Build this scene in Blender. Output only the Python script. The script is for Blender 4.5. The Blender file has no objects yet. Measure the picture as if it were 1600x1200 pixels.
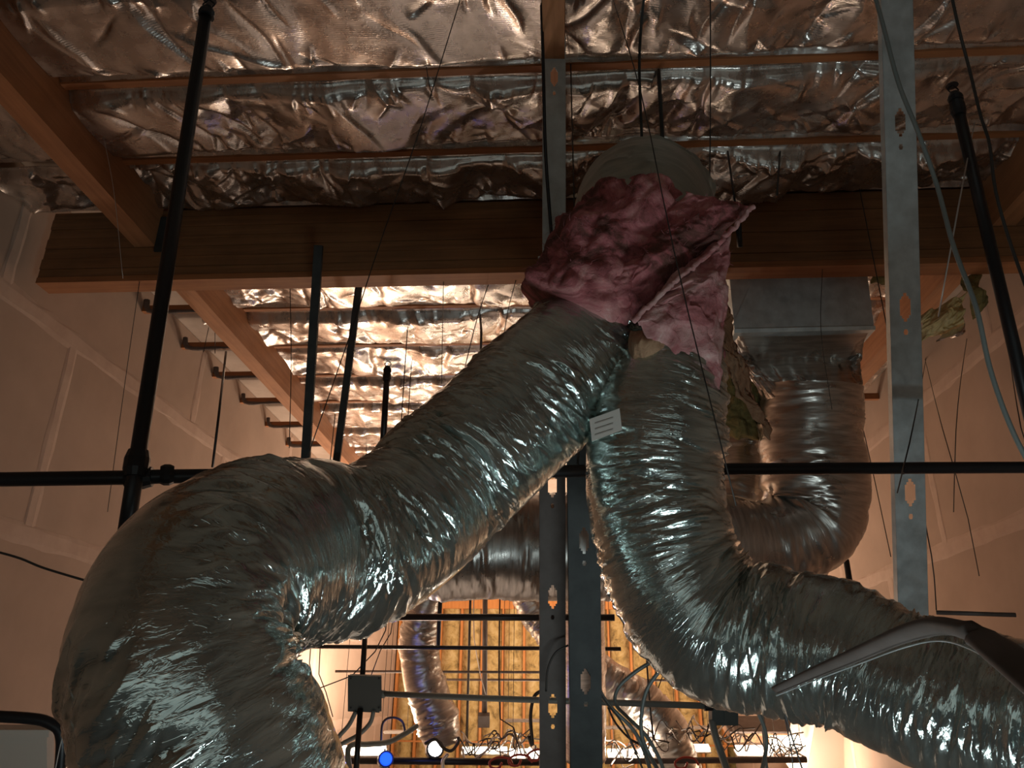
import bpy, math, random
import numpy as np
from mathutils import Vector

# ------------------------------------------------------------------ camera, world, lights
scene = bpy.context.scene
COL = scene.collection
CAM = np.array([0.0, 0.0, 1.6])
FOC = 1200.0
_p, _y, _r = math.radians(22.5), math.radians(3.74), 0.012
FW = np.array([-math.sin(_y)*math.cos(_p), math.cos(_y)*math.cos(_p), math.sin(_p)])
_R0 = np.array([math.cos(_y), math.sin(_y), 0.0]); _U0 = np.cross(_R0, FW)
RT = _R0*math.cos(_r)+_U0*math.sin(_r); UP = -_R0*math.sin(_r)+_U0*math.cos(_r)

cd = bpy.data.cameras.new('camera'); cam = bpy.data.objects.new('camera', cd); COL.objects.link(cam)
cd.sensor_width = 36; cd.lens = FOC/1600*36; cd.clip_start = 0.05; cd.clip_end = 100
from mathutils import Matrix
cam.matrix_world = Matrix(((RT[0], UP[0], -FW[0], CAM[0]), (RT[1], UP[1], -FW[1], CAM[1]), (RT[2], UP[2], -FW[2], CAM[2]), (0, 0, 0, 1)))
scene.camera = cam
scene.view_settings.view_transform = 'Standard'; scene.view_settings.look = 'None'
scene.view_settings.exposure = 0.28; scene.view_settings.gamma = 1.0
scene.view_settings.use_curve_mapping = False

world = bpy.data.worlds.new('world'); scene.world = world; world.use_nodes = True
world.node_tree.nodes['Background'].inputs[0].default_value = (0.30, 0.36, 0.36, 1)
world.node_tree.nodes['Background'].inputs[1].default_value = 0.05

def area(name, loc, target, sx, sy, power, color):
    l = bpy.data.lights.new(name, 'AREA'); l.shape = 'RECTANGLE'; l.size = sx; l.size_y = sy
    l.energy = power; l.color = color
    o = bpy.data.objects.new(name, l); COL.objects.link(o); o.location = loc
    o.rotation_euler = (Vector(target)-Vector(loc)).to_track_quat('-Z', 'Y').to_euler()
    return o
def point(name, loc, power, color, rad=0.05):
    l = bpy.data.lights.new(name, 'POINT'); l.energy = power; l.color = color; l.shadow_soft_size = rad
    o = bpy.data.objects.new(name, l); COL.objects.link(o); o.location = loc; return o

WARM = (1.0, 0.77, 0.58); COOL = (0.80, 0.96, 0.98)
area('ceiling_void_worklight_far', (0.2, 11.5, 0.9), (0.1, 12.3, 4.3), 3.6, 1.2, 290, WARM)
area('worklight_left_far', (-2.3, 10.0, 0.80), (-3.1, 9.8, 1.6), 0.9, 0.4, 150, WARM)
area('worklight_right_far', (2.2, 9.6, 0.80), (3.0, 9.6, 1.6), 0.9, 0.4, 42, WARM)
area('room_tube_near', (0.55, 1.0, 0.15), (0.45, 1.9, 4.0), 1.2, 0.10, 17, COOL)
area('back_wall_fill', (0.2, 12.2, 0.6), (0.0, 15.5, 1.2), 3.0, 0.4, 42, WARM)  # added fill lamp, only there to brighten the yellow back wall
area('near_wall_cool_fill', (0.2, -2.9, 1.25), (0.2, 3.0, 2.6), 5.6, 2.3, 12, (.78, .95, .92))  # added cool fill behind the camera for duct reflections; no window is there
area('room_glow_near', (-0.9, 5.2, 0.3), (-0.9, 5.0, 4.0), 2.0, 2.0, 5, (1.0, 0.76, 0.60))

# ------------------------------------------------------------------ pixel helpers
def ray(x, y): return FW+(x-800)/FOC*RT+(600-y)/FOC*UP
def P(x, y, d): return CAM+ray(x, y)*d
def PY(x, y, Y): r = ray(x, y); return CAM+r*(Y/r[1])
def PZ(x, y, z): r = ray(x, y); return CAM+r*((z-1.6)/r[2])

# ------------------------------------------------------------------ object helpers
WL = {}
def _props(o, label, cat, group, kind):
    if label: o['label'] = label
    if cat: o['category'] = cat
    if group: o['group'] = group
    if kind: o['kind'] = kind
def thing(name, label, cat, loc, group=None):
    o = bpy.data.objects.new(name, None); COL.objects.link(o); o.empty_display_size = 0.1
    o.location = tuple(loc); WL[o] = np.array(loc, float); _props(o, label, cat, group, None); return o
def mesh(name, V, F, m, parent=None, label=None, cat=None, group=None, kind=None, smooth=False, uv=None, origin=None):
    V = np.asarray(V, float)
    if parent is not None and parent in WL: off = WL[parent]
    else: off = np.array(origin, float) if origin is not None else V.mean(0)
    me = bpy.data.meshes.new(name)
    me.from_pydata([tuple(v) for v in (V-off)], [], [tuple(int(i) for i in f) for f in F])
    if uv is not None:
        l = me.uv_layers.new(name='UVMap')
        idx = np.zeros(len(me.loops), dtype=np.int32); me.loops.foreach_get('vertex_index', idx)
        l.data.foreach_set('uv', np.asarray(uv, float)[idx].ravel())
    me.materials.append(m)
    if smooth: me.polygons.foreach_set('use_smooth', [True]*len(me.polygons))
    me.update()
    o = bpy.data.objects.new(name, me); COL.objects.link(o)
    if parent is not None:
        o.parent = parent
        if parent not in WL: o.location = (0, 0, 0)
        WL[o] = off
    else:
        o.location = tuple(off); WL[o] = off
    _props(o, label, cat, group, kind)
    return o
def grid_faces(nu, nv, closed=False, base=0):
    i = np.arange(nu-1)[:, None]; j = np.arange(nv if closed else nv-1)[None, :]
    a = i*nv+j; b = i*nv+(j+1) % nv; c = (i+1)*nv+(j+1) % nv; d = (i+1)*nv+j
    return (np.stack([a, b, c, d], -1).reshape(-1, 4)+base)
def box_vf(a, b):
    x0, y0, z0 = a; x1, y1, z1 = b
    V = [(x0,y0,z0),(x1,y0,z0),(x1,y1,z0),(x0,y1,z0),(x0,y0,z1),(x1,y0,z1),(x1,y1,z1),(x0,y1,z1)]
    return V, [(0,3,2,1),(4,5,6,7),(0,1,5,4),(1,2,6,5),(2,3,7,6),(3,0,4,7)]
class MB:
    def __init__(s): s.V = []; s.F = []
    def add(s, V, F):
        b = len(s.V); s.V += [tuple(v) for v in V]; s.F += [tuple(int(i)+b for i in f) for f in F]; return s
    def box(s, a, b): return s.add(*box_vf(a, b))
    def obox(s, c, ax, ay, az):           # oriented box: centre and three half vectors
        c = np.array(c); ax, ay, az = map(np.array, (ax, ay, az))
        V = [c+i*ax+j*ay+k*az for k in (-1, 1) for (i, j) in ((-1,-1),(1,-1),(1,1),(-1,1))]
        return s.add(V, [(0,3,2,1),(4,5,6,7),(0,1,5,4),(1,2,6,5),(2,3,7,6),(3,0,4,7)])
    def tube(s, pts, r, n=10, cap=True):
        V, F, _ = tube_vf(pts, r, n); b = len(V)-n
        s.add(V, list(map(tuple, F))+([tuple(range(n))[::-1], tuple(range(b, b+n))] if cap else [])); return s
    def build(s, name, m, parent=None, **k): return mesh(name, s.V, s.F, m, parent, **k)
def frames(C):
    T = np.gradient(C, axis=0); T /= np.linalg.norm(T, axis=1)[:, None]
    ref = np.array([0, 0, 1.0]) if abs(T[0][2]) < 0.9 else np.array([1.0, 0, 0])
    N = np.zeros_like(C); n = ref-T[0]*(ref@T[0]); N[0] = n/np.linalg.norm(n)
    for i in range(1, len(C)):
        n = N[i-1]-T[i]*(N[i-1]@T[i]); N[i] = n/np.linalg.norm(n)
    return T, N, np.cross(T, N)
def tube_vf(pts, r, n=10):
    C = np.array(pts, float); T, N, B = frames(C)
    r = np.full(len(C), r) if np.isscalar(r) else np.asarray(r, float)
    th = np.arange(n)*2*math.pi/n
    V = C[:, None]+r[:, None, None]*(np.cos(th)[None, :, None]*N[:, None]+np.sin(th)[None, :, None]*B[:, None])
    return V.reshape(-1, 3), grid_faces(len(C), n, True), None
def catmull(pts, n):
    Pt = np.array(pts, float); Q = np.vstack([2*Pt[0]-Pt[1], Pt, 2*Pt[-1]-Pt[-2]])
    out = []; m = len(Pt)-1
    for k in range(m):
        p0, p1, p2, p3 = Q[k:k+4]; t = np.linspace(0, 1, 24, endpoint=False)[:, None]
        out.append(0.5*((2*p1)+(-p0+p2)*t+(2*p0-5*p1+4*p2-p3)*t*t+(-p0+3*p1-3*p2+p3)*t**3))
    out.append(Pt[-1:]); A = np.vstack(out)
    L = np.r_[0, np.cumsum(np.linalg.norm(np.diff(A[:, :3], axis=0), axis=1))]
    s = np.linspace(0, L[-1], n); return np.stack([np.interp(s, L, A[:, i]) for i in range(A.shape[1])], 1), L[-1]

# ------------------------------------------------------------------ numpy noise
def perlin(u, v, pu, pv, seed):
    rs = np.random.RandomState(seed); a = rs.rand(pu, pv)*2*math.pi; gx, gy = np.cos(a), np.sin(a)
    iu = np.floor(u).astype(int); iv = np.floor(v).astype(int); fu = u-iu; fv = v-iv
    su = fu*fu*fu*(fu*(fu*6-15)+10); sv = fv*fv*fv*(fv*(fv*6-15)+10)
    def g(i, j, x, y):
        i = i % pu; j = j % pv; return gx[i, j]*x+gy[i, j]*y
    n0 = g(iu, iv, fu, fv)*(1-su)+g(iu+1, iv, fu-1, fv)*su
    n1 = g(iu, iv+1, fu, fv-1)*(1-su)+g(iu+1, iv+1, fu-1, fv-1)*su
    return (n0*(1-sv)+n1*sv)*1.5
def ridge(n): return (1-np.clip(np.abs(n)*2.2, 0, 1))**1.6
def tri(x): return 2*np.abs(x-np.floor(x+0.5))
def crumple(x, y, seed, scale, n=7):
    rs = np.random.RandomState(seed); h = 0*x
    wx = perlin(x/scale*0.7+50, y/scale*0.7+50, 211, 197, seed+5)*scale*0.6
    wy = perlin(x/scale*0.7+90, y/scale*0.7+20, 211, 197, seed+6)*scale*0.6
    for k in range(n):
        a = rs.rand()*math.pi; f = (0.5+1.4*rs.rand())/scale
        h += tri(((x+wx)*math.cos(a)+(y+wy)*math.sin(a))*f+rs.rand())/(f*scale)
    return h/n

# ------------------------------------------------------------------ materials
class M:
    def __init__(s, name, base=(.5,.5,.5), rough=.5, metal=0.0, **k):
        s.m = bpy.data.materials.new(name); s.m.use_nodes = True; s.nt = s.m.node_tree
        s.b = s.nt.nodes['Principled BSDF']; s.b.inputs['Base Color'].default_value = (*base, 1)
        s.b.inputs['Roughness'].default_value = rough; s.b.inputs['Metallic'].default_value = metal
        for a, v in k.items(): s.b.inputs[a].default_value = v
    def n(s, t, **k):
        nd = s.nt.nodes.new(t)
        for a, v in k.items():
            if a.startswith('_'): setattr(nd, a[1:], v)
            else: nd.inputs[a.replace('__', ' ')].default_value = v
        return nd
    def l(s, a, b): s.nt.links.new(a, b); return s
    def coord(s, kind='Object', scale=(1,1,1)):
        tc = s.n('ShaderNodeTexCoord'); mp = s.n('ShaderNodeMapping'); mp.inputs['Scale'].default_value = scale
        s.l(tc.outputs[kind], mp.inputs['Vector']); return mp.outputs[0]
    def ramp(s, fac, stops):
        r = s.n('ShaderNodeValToRGB'); e = r.color_ramp.elements
        while len(e) < len(stops): e.new(0.5)
        for i, (p, c) in enumerate(stops): e[i].position = p; e[i].color = (*c, 1) if len(c) == 3 else c
        s.l(fac, r.inputs[0]); return r.outputs[0]
    def noise(s, vec, scale, detail=4, rough=.6, dist=0):
        t = s.n('ShaderNodeTexNoise', Scale=scale, Detail=detail, Roughness=rough, Distortion=dist); s.l(vec, t.inputs['Vector']); return t.outputs[0]
    def bump(s, h, strength, dist, prev=None):
        b = s.n('ShaderNodeBump', Strength=strength, Distance=dist); s.l(h, b.inputs['Height'])
        if prev: s.l(prev, b.inputs['Normal'])
        return b.outputs[0]
    def col(s, o): return s.l(o, s.b.inputs['Base Color'])
    def rg(s, o): return s.l(o, s.b.inputs['Roughness'])
    def nrm(s, o): return s.l(o, s.b.inputs['Normal'])

def g3(v): return (v, v, v)
# roof foil facing, with a fine scrim ribbing
a = M('crinkled_foil_facing', (.80,.72,.67), .3, .96)
v = a.coord('UV'); n1 = a.noise(v, 9, 5); n2 = a.noise(v, 60, 3, .7)
w = a.n('ShaderNodeTexWave', Scale=30, Distortion=1.0); w.bands_direction = 'Y'; a.l(v, w.inputs['Vector'])
a.rg(a.ramp(n1, [(.3, g3(.19)), (.7, g3(.36))])); a.col(a.ramp(n1, [(.3, (.50,.455,.42)), (.7, (.76,.70,.65))]))
a.nrm(a.bump(w.outputs['Fac'], .10, .002, a.bump(n2, .30, .003, a.bump(n1, .32, .009)))); FOIL = a.m
# duct jacket, metallised film with streaky creases running around the tube
def duct_mat(name, lo, hi, r0, r1, bs):
    a = M(name, hi, .25, .93)
    v = a.coord('UV', (1, 7, 1)); n1 = a.noise(v, 7, 2, .5, .5); v2 = a.coord('UV', (1, 5, 1)); n2 = a.noise(v2, 20, 3, .55, .7)
    v3 = a.coord('UV', (1, 1, 1)); n3 = a.noise(v3, 5, 3)
    a.rg(a.ramp(n3, [(.35, g3(r0)), (.65, g3(r1))])); a.col(a.ramp(n1, [(.3, lo), (.65, hi)]))
    def crease(n, w):
        s1 = a.n('ShaderNodeMath', _operation='SUBTRACT'); a.l(n, s1.inputs[0]); s1.inputs[1].default_value = .5
        s2 = a.n('ShaderNodeMath', _operation='ABSOLUTE'); a.l(s1.outputs[0], s2.inputs[0])
        return a.ramp(s2.outputs[0], [(0, g3(1)), (w, g3(0))])
    a.nrm(a.bump(n2, .34*bs, .004, a.bump(crease(n2, .05), .22*bs, .0015, a.bump(n1, .30*bs, .010)))); return a.m
DUCT = duct_mat('silver_duct_jacket', (.42,.48,.46), (.60,.68,.65), .07, .20, 1.0)
DUCTD = duct_mat('dull_duct_jacket', (.42,.40,.37), (.62,.59,.55), .24, .40, .6)
DUCTF = duct_mat('grey_duct_jacket', (.36,.38,.34), (.46,.48,.43), .45, .6, .5)
# timber
def wood(name, c0, c1, axis):
    a = M(name, c1, .65); sc = [28, 28, 28]; sc[axis] = 1.4
    v = a.coord('Object', tuple(sc)); n = a.noise(v, 1.2, 6, .6, .4); v2 = a.coord('Object', (1.5, 1.5, 1.5)); n2 = a.noise(v2, 2.2, 3)
    mx = a.n('ShaderNodeMix', _data_type='RGBA'); mx.inputs[0].default_value = .35
    a.l(a.ramp(n, [(.3, c0), (.7, c1)]), mx.inputs[6]); a.l(a.ramp(n2, [(.35, c0), (.65, c1)]), mx.inputs[7])
    a.col(mx.outputs[2]); a.nrm(a.bump(n, .3, .003)); return a.m
WOODX = wood('glulam_timber', (.14,.06,.022), (.29,.13,.05), 0)
WOODY = wood('rafter_timber', (.27,.11,.045), (.46,.21,.09), 1)
WOODJ = wood('joist_timber', (.22,.075,.025), (.42,.17,.06), 0)
WOODV = wood('wall_stud_timber', (.40,.14,.03), (.62,.26,.07), 2)
a = M('roof_deck_board', (.40,.31,.25), .8); v = a.coord('Object'); a.col(a.ramp(a.noise(v, 3, 5), [(.3, (.30,.23,.18)), (.7, (.42,.33,.27))])); DECK = a.m
# drywall
a = M('drywall_paper', (.46,.32,.25), .9); v = a.coord('Object'); n = a.noise(v, 1.6, 4); n2 = a.noise(v, 9, 3)
a.col(a.ramp(n, [(.3, (.40,.29,.22)), (.7, (.48,.35,.27))])); a.nrm(a.bump(n2, .1, .003)); DRY = a.m
a = M('joint_compound', (.58,.46,.37), .85); v = a.coord('Object'); a.col(a.ramp(a.noise(v, 6, 4), [(.3, (.47,.34,.265)), (.7, (.56,.42,.335))])); TAPE = a.m
a = M('concrete_floor', (.25,.22,.20), .8); v = a.coord('Object'); a.col(a.ramp(a.noise(v, 2, 5), [(.3, g3(.16)), (.7, (.26,.24,.22))])); CONC = a.m
# metals
a = M('galvanised_steel', (.42,.50,.52), .42, .55); v = a.coord('Object'); n = a.noise(v, 14, 4); n2 = a.noise(a.coord('Object', (60, 60, 2)), 3, 3)
a.col(a.ramp(n, [(.3, (.46,.52,.53)), (.7, (.64,.71,.72))])); a.rg(a.ramp(n, [(.3, g3(.34)), (.7, g3(.52))])); a.nrm(a.bump(n2, .12, .002)); GALV = a.m
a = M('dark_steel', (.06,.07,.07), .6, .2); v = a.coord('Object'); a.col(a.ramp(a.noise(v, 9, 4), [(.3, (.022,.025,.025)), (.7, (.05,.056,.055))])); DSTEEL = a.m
a = M('brown_and_shaded_steel', (.13,.10,.09), .6, .2); v = a.coord('Object'); a.col(a.ramp(a.noise(v, 9, 4), [(.3, (.085,.065,.055)), (.7, (.13,.105,.095))])); BSTEEL = a.m  # brown steel parts, and the lower centre stud with shade in its colour
a = M('black_iron_pipe', (.020,.020,.022), .38, .3); v = a.coord('Object'); a.nrm(a.bump(a.noise(v, 60, 3), .2, .001)); BLACK = a.m
WIRE = M('dark_wire', (.06,.055,.05), .5, .6).m
PALEW = M('pale_wire', (.60,.58,.55), .35, .7).m
FLEXC = M('grey_flexible_conduit', (.22,.25,.24), .5, .3).m
a = M('grey_junction_steel', (.10,.12,.12), .5, .4); v = a.coord('Object'); a.nrm(a.bump(a.noise(v, 70, 2), .2, .001)); JBOX = a.m
# insulation
a = M('pink_fibreglass', (.5,.18,.22), 1.0); v = a.coord('Object'); n = a.noise(v, 4.5, 7, .68, 1.0); n2 = a.noise(v, 45, 5, .75, 1.2)
a.col(a.ramp(n, [(.30, (.07,.035,.022)), (.42, (.18,.065,.055)), (.51, (.44,.13,.14)), (.61, (.62,.27,.26)), (.72, (.78,.58,.52))]))
a.nrm(a.bump(n2, .6, .008, a.bump(n, .6, .02))); PINK = a.m
FIB = M('loose_pink_fibres', (.36,.13,.14), 1.0).m
a = M('pale_and_lit_pink_fibreglass', (.6,.3,.3), 1.0); v = a.coord('Object'); n = a.noise(v, 5.5, 7, .68, 1.0)
a.col(a.ramp(n, [(.28, (.24,.07,.07)), (.42, (.48,.17,.175)), (.55, (.64,.36,.34)), (.7, (.78,.60,.55))])); a.nrm(a.bump(a.noise(v, 45, 5, .75, 1.2), .6, .008, a.bump(n, .6, .02))); PINKL = a.m  # paler pink for the flap edge; on the strip it carries painted-in light
def batt(name, c0, c1, c2, s=9):
    a = M(name, c1, 1.0); v = a.coord('Object'); n = a.noise(v, s, 6, .7, .6); a.col(a.ramp(n, [(.3, c0), (.5, c1), (.72, c2)]))
    a.nrm(a.bump(n, .8, .03)); return a.m
YEL = batt('yellow_fibreglass', (.10,.07,.03), (.44,.31,.12), (.60,.47,.25), 5)
YELM = batt('torn_yellow_fibreglass', (.40,.27,.10), (.72,.53,.24), (.85,.68,.40), 5)
YELD = batt('dusty_yellow_fibreglass', (.06,.045,.015), (.22,.17,.06), (.36,.27,.10))
TAN = batt('tan_kraft_scrap', (.18,.09,.05), (.38,.22,.13), (.50,.32,.2))
def emis(name, c, s):
    a = M(name, c, .4); a.b.inputs['Emission Color'].default_value = (*c, 1); a.b.inputs['Emission Strength'].default_value = s; return a.m
LAMPW = emis('lit_warm_diffuser', (1.0,.85,.68), 6.0)
LAMPB = emis('lit_blue_lens', (.005,.05,1.0), 2.6)
LAMPS = emis('lit_white_lens', (1.0,.93,.85), 8.0)
WHITE = M('white_painted_metal', (.66,.58,.50), .5).m
REDC = M('red_cable_sheath', (.42,.06,.04), .5).m
PAPER = M('printed_paper', (.44,.40,.36), .8).m
INK = M('label_print', (.33,.29,.26), .8).m

# ------------------------------------------------------------------ the room
ZJ, ZD = 4.35, 4.56                       # underside of the joists, underside of the roof deck
XL, XR, YB, YN = -3.2, 3.1, 15.5, -3.0
def struct(name, a, b, m): return MB().box(a, b).build(name, m, kind='structure')
floor = struct('floor', (XL-.15, YN-.15, -.12), (XR+.15, YB+.3, 0), CONC)
deck = struct('ceiling', (XL-.15, YN-.15, ZD), (XR+.15, YB+.3, ZD+.1), DECK)
wl = struct('wall_left', (XL-.15, YN, 0), (XL-.014, YB+.15, ZD), DRY)
wr = struct('wall_right', (XR+.014, YN, 0), (XR+.15, YB+.15, ZD), DRY)
struct('wall_near', (XL-.15, YN-.15, 0), (XR+.15, YN, ZD), DRY)
wb = struct('wall_back', (XL-.014, YB+.12, 0), (XR+.014, YB+.25, ZD), YELD)

def dry_wall(parent, xin, xout, joints, offs):
    xa, xb = min(xin, xout), max(xin, xout); zs = [0]+joints+[ZD-.002]; sg = 1 if xin > xout else -1
    for i in range(len(zs)-1):
        z0, z1 = zs[i], zs[i+1]; y = -2.9+offs[i]; ys = [YN+.01]
        while y < YB-.2:
            if y > YN+.2: ys.append(y)
            y += 2.44
        ys.append(YB+.1)
        for k in range(len(ys)-1):
            MB().box((xa, ys[k]+.003, z0+.003), (xb, ys[k+1]-.003, z1-.003)).build('drywall_panel', DRY, parent)
            if k and ys[k] > 2 and z1 > .9:
                V, F = ragged(xin, sg, (ys[k], z0+.05), (ys[k], z1-.05), .05, 40+i*9+k); mesh('joint_tape', V, F, TAPE, parent)
        if 0 < i and z0 > 1:
            V, F = ragged(xin, sg, (2.2, z0), (YB, z0), .065, 7+i); mesh('joint_tape', V, F, TAPE, parent)
def ragged(x, sg, p, q, hw, seed):        # a hand-spread strip of compound, proud of the board
    p = np.array(p); q = np.array(q); d = (q-p)/np.linalg.norm(q-p); w = np.array([-d[1], d[0]])
    rs = np.random.RandomState(seed); n = max(6, int(np.linalg.norm(q-p)/.15)); V = []; F = []
    for i in range(n+1):
        c = p+(q-p)*i/n
        for k, (s, o) in enumerate(((-1, 0), (-.6, .0035), (.6, .0035), (1, 0))):
            e = c+w*s*(hw+rs.uniform(-.012, .012)); V.append((x+sg*(o+.0006), e[0], e[1]))
        if i:
            for k in range(3):
                b = (i-1)*4+k; F.append((b, b+4, b+5, b+1) if sg < 0 else (b, b+1, b+5, b+4))
    return V, F
dry_wall(wl, XL, XL-.014, [1.28, 2.5, 3.78], [0, 1.1, .0, 1.73])
dry_wall(wr, XR, XR+.014, [1.55, 2.77, 4.02], [0, .75, 2.0, .75])

# back wall: timber studs with yellow batts between
XS = np.arange(XL+.05, XR, .405)
for i, x in enumerate(XS):
    MB().box((x-.022, YB-.01, .05), (x+.022, YB+.118, 3.35)).build('wall_stud', WOODV, wb)
    if i < len(XS)-1:
        nx, nz = 7, 60; rs = np.random.RandomState(300+i); V = []
        X, Z = np.meshgrid(np.linspace(x+.023, XS[i+1]-.023, nx), np.linspace(.06, 3.34, nz), indexing='ij')
        sag = (rs.rand()*.05)+.05*perlin(Z*1.3+i*3, X*2+40, 90, 90, 11+i); e = 1-((X-X.mean())/(X.max()-X.min())*2)**2
        Yc = YB+.09-.08*e-sag*e+.012*crumple(X, Z, 60+i, .25)
        V = np.stack([X, Yc, Z], -1).reshape(-1, 3)
        Vb = V.copy(); Vb[:, 1] = YB+.118
        F = list(map(tuple, grid_faces(nx, nz)))+[tuple(f[::-1]+len(V)) for f in grid_faces(nx, nz)]
        mesh('insulation_batt', np.vstack([V, Vb]), F, YEL, wb, smooth=True)
MB().box((XL, YB-.06, 3.28), (XR, YB+.11, 3.46)).build('ledger_board', WOODV, wb)
MB().box((XL, YB-.03, .9), (XR, YB-.012, .93)).build('wall_rail', WOODV, wb)

# ------------------------------------------------------------------ roof joists and rafters
near_j = [2.19, 2.77, 3.34]
far_j = [4.42, 5.09, 5.75, 6.38, 7.04, 7.75, 8.43, 9.12, 9.8]
XRL, XRR = (-2.53, -2.40), (2.44, 2.57)
nm = ['upper seam between foil bays', 'lower seam above the beam']
for i, y in enumerate(near_j):
    for (x0, x1, side) in ((-2.398, -.047, 'left of the centre rafter'), (.047, 2.438, 'right of the centre rafter')):
        if i == 0: continue
        MB().box((x0, y-.02, ZJ), (x1, y+.02, ZD-.002)).build('roof_joist', WOODJ, label='thin brown roof joist edge, %s, %s' % (nm[i-1], side), cat='joist', group='near roof joists')
ordn = ['first', 'second', 'third', 'fourth', 'fifth', 'sixth', 'seventh', 'eighth', 'ninth']
for i, y in enumerate(far_j):
    MB().box((-2.398, y-.02, ZJ), (2.438, y+.02, ZD-.002)).build('roof_joist', WOODJ, label='dark brown roof joist between foil bays, %s beyond the big beam' % ordn[i], cat='joist', group='roof joists beyond the big beam')
for i, y in enumerate(far_j[1:7]):
    rs = random.Random(i); m = MB()
    m.box((XL+.002, y-.022, ZJ), (-2.532, y+.022, ZJ+.05)); t = thing('joist_stub', 'short brown purlin stub from left wall to left rafter, %s from the big beam' % ordn[i], 'joist', (XL, y, ZJ), 'purlin stubs at the left wall')
    m.build('stub', WOODJ, t)
    pts, _ = catmull([(XL+.03, y-.03, ZJ+.09), (XL+.05, y-.03, ZJ+.01), (XL+.13, y-.025, ZJ-.012), (XL+.3, y-.022, ZJ-.006), (-2.6, y-.02, ZJ-.004)], 14)
    MB().tube(pts, np.linspace(.022, .008, 14)+np.array([rs.uniform(-.003, .004) for _ in range(14)]), 8).build('kraft_edge', BSTEEL, t, label='torn dark kraft paper edge')
yr = far_j[4]+.1
MB().box((2.572, yr-.022, ZJ), (XR-.002, yr+.022, ZJ+.06)).build('joist_stub', WOODJ, label='short purlin stub from right rafter to right wall, beside the rectangular sheet metal duct', cat='joist', group='purlin stubs at the right wall')
def rafter(x0, x1, y0, y1, zb, label, grp='rafters'):
    MB().box((x0, y0, zb), (x1, y1, ZD-.003)).build('rafter', WOODY, label=label, cat='rafter', group=grp)
rafter(*XRL, YN+.3, 3.80, 4.10, 'long brown timber rafter at upper left, running back into the big beam')
rafter(*XRL, 3.935, 13.5, 4.10, 'orange timber rafter on the left beyond the big beam, above the purlin stubs')
rafter(*XRR, YN+.3, 3.80, 4.10, 'dark timber rafter end at the right edge, in front of the big beam')
rafter(*XRR, 3.935, 13.5, 4.10, 'orange timber rafter on the right beyond the big beam, beside the rectangular duct')
rafter(-.045, .045, YN+.3, 3.80, 4.15, 'short orange rafter at top centre above the galvanised stud')

# big glulam beam across the frame, one piece per visible lamination
tb = thing('glulam_beam', 'wide dark brown laminated timber beam spanning the photo below the near foil', 'beam', (-3.09, 3.8, 3.865))
zs = [3.865, 3.905, 3.96, 4.03, 4.10, 4.17, 4.24, 4.31, 4.36]
for i in range(len(zs)-1):
    o = [0, .004, .0, .005, .002, .006, .001, .004][i]
    MB().box((-3.09+o*.3, 3.80+o, zs[i]+.0015), (3.09, 3.93-o*.3, zs[i+1]-.0015)).build('lamination', WOODX if i else WOODJ, tb)  # lowest lamination takes a brighter timber: light from below put into its colour
MB().box((-2.398, 3.785, 4.06), (-2.35, 3.799, 4.30)).build('joist_hanger', DSTEEL, tb, label='dark steel rafter hanger plate')

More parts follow.
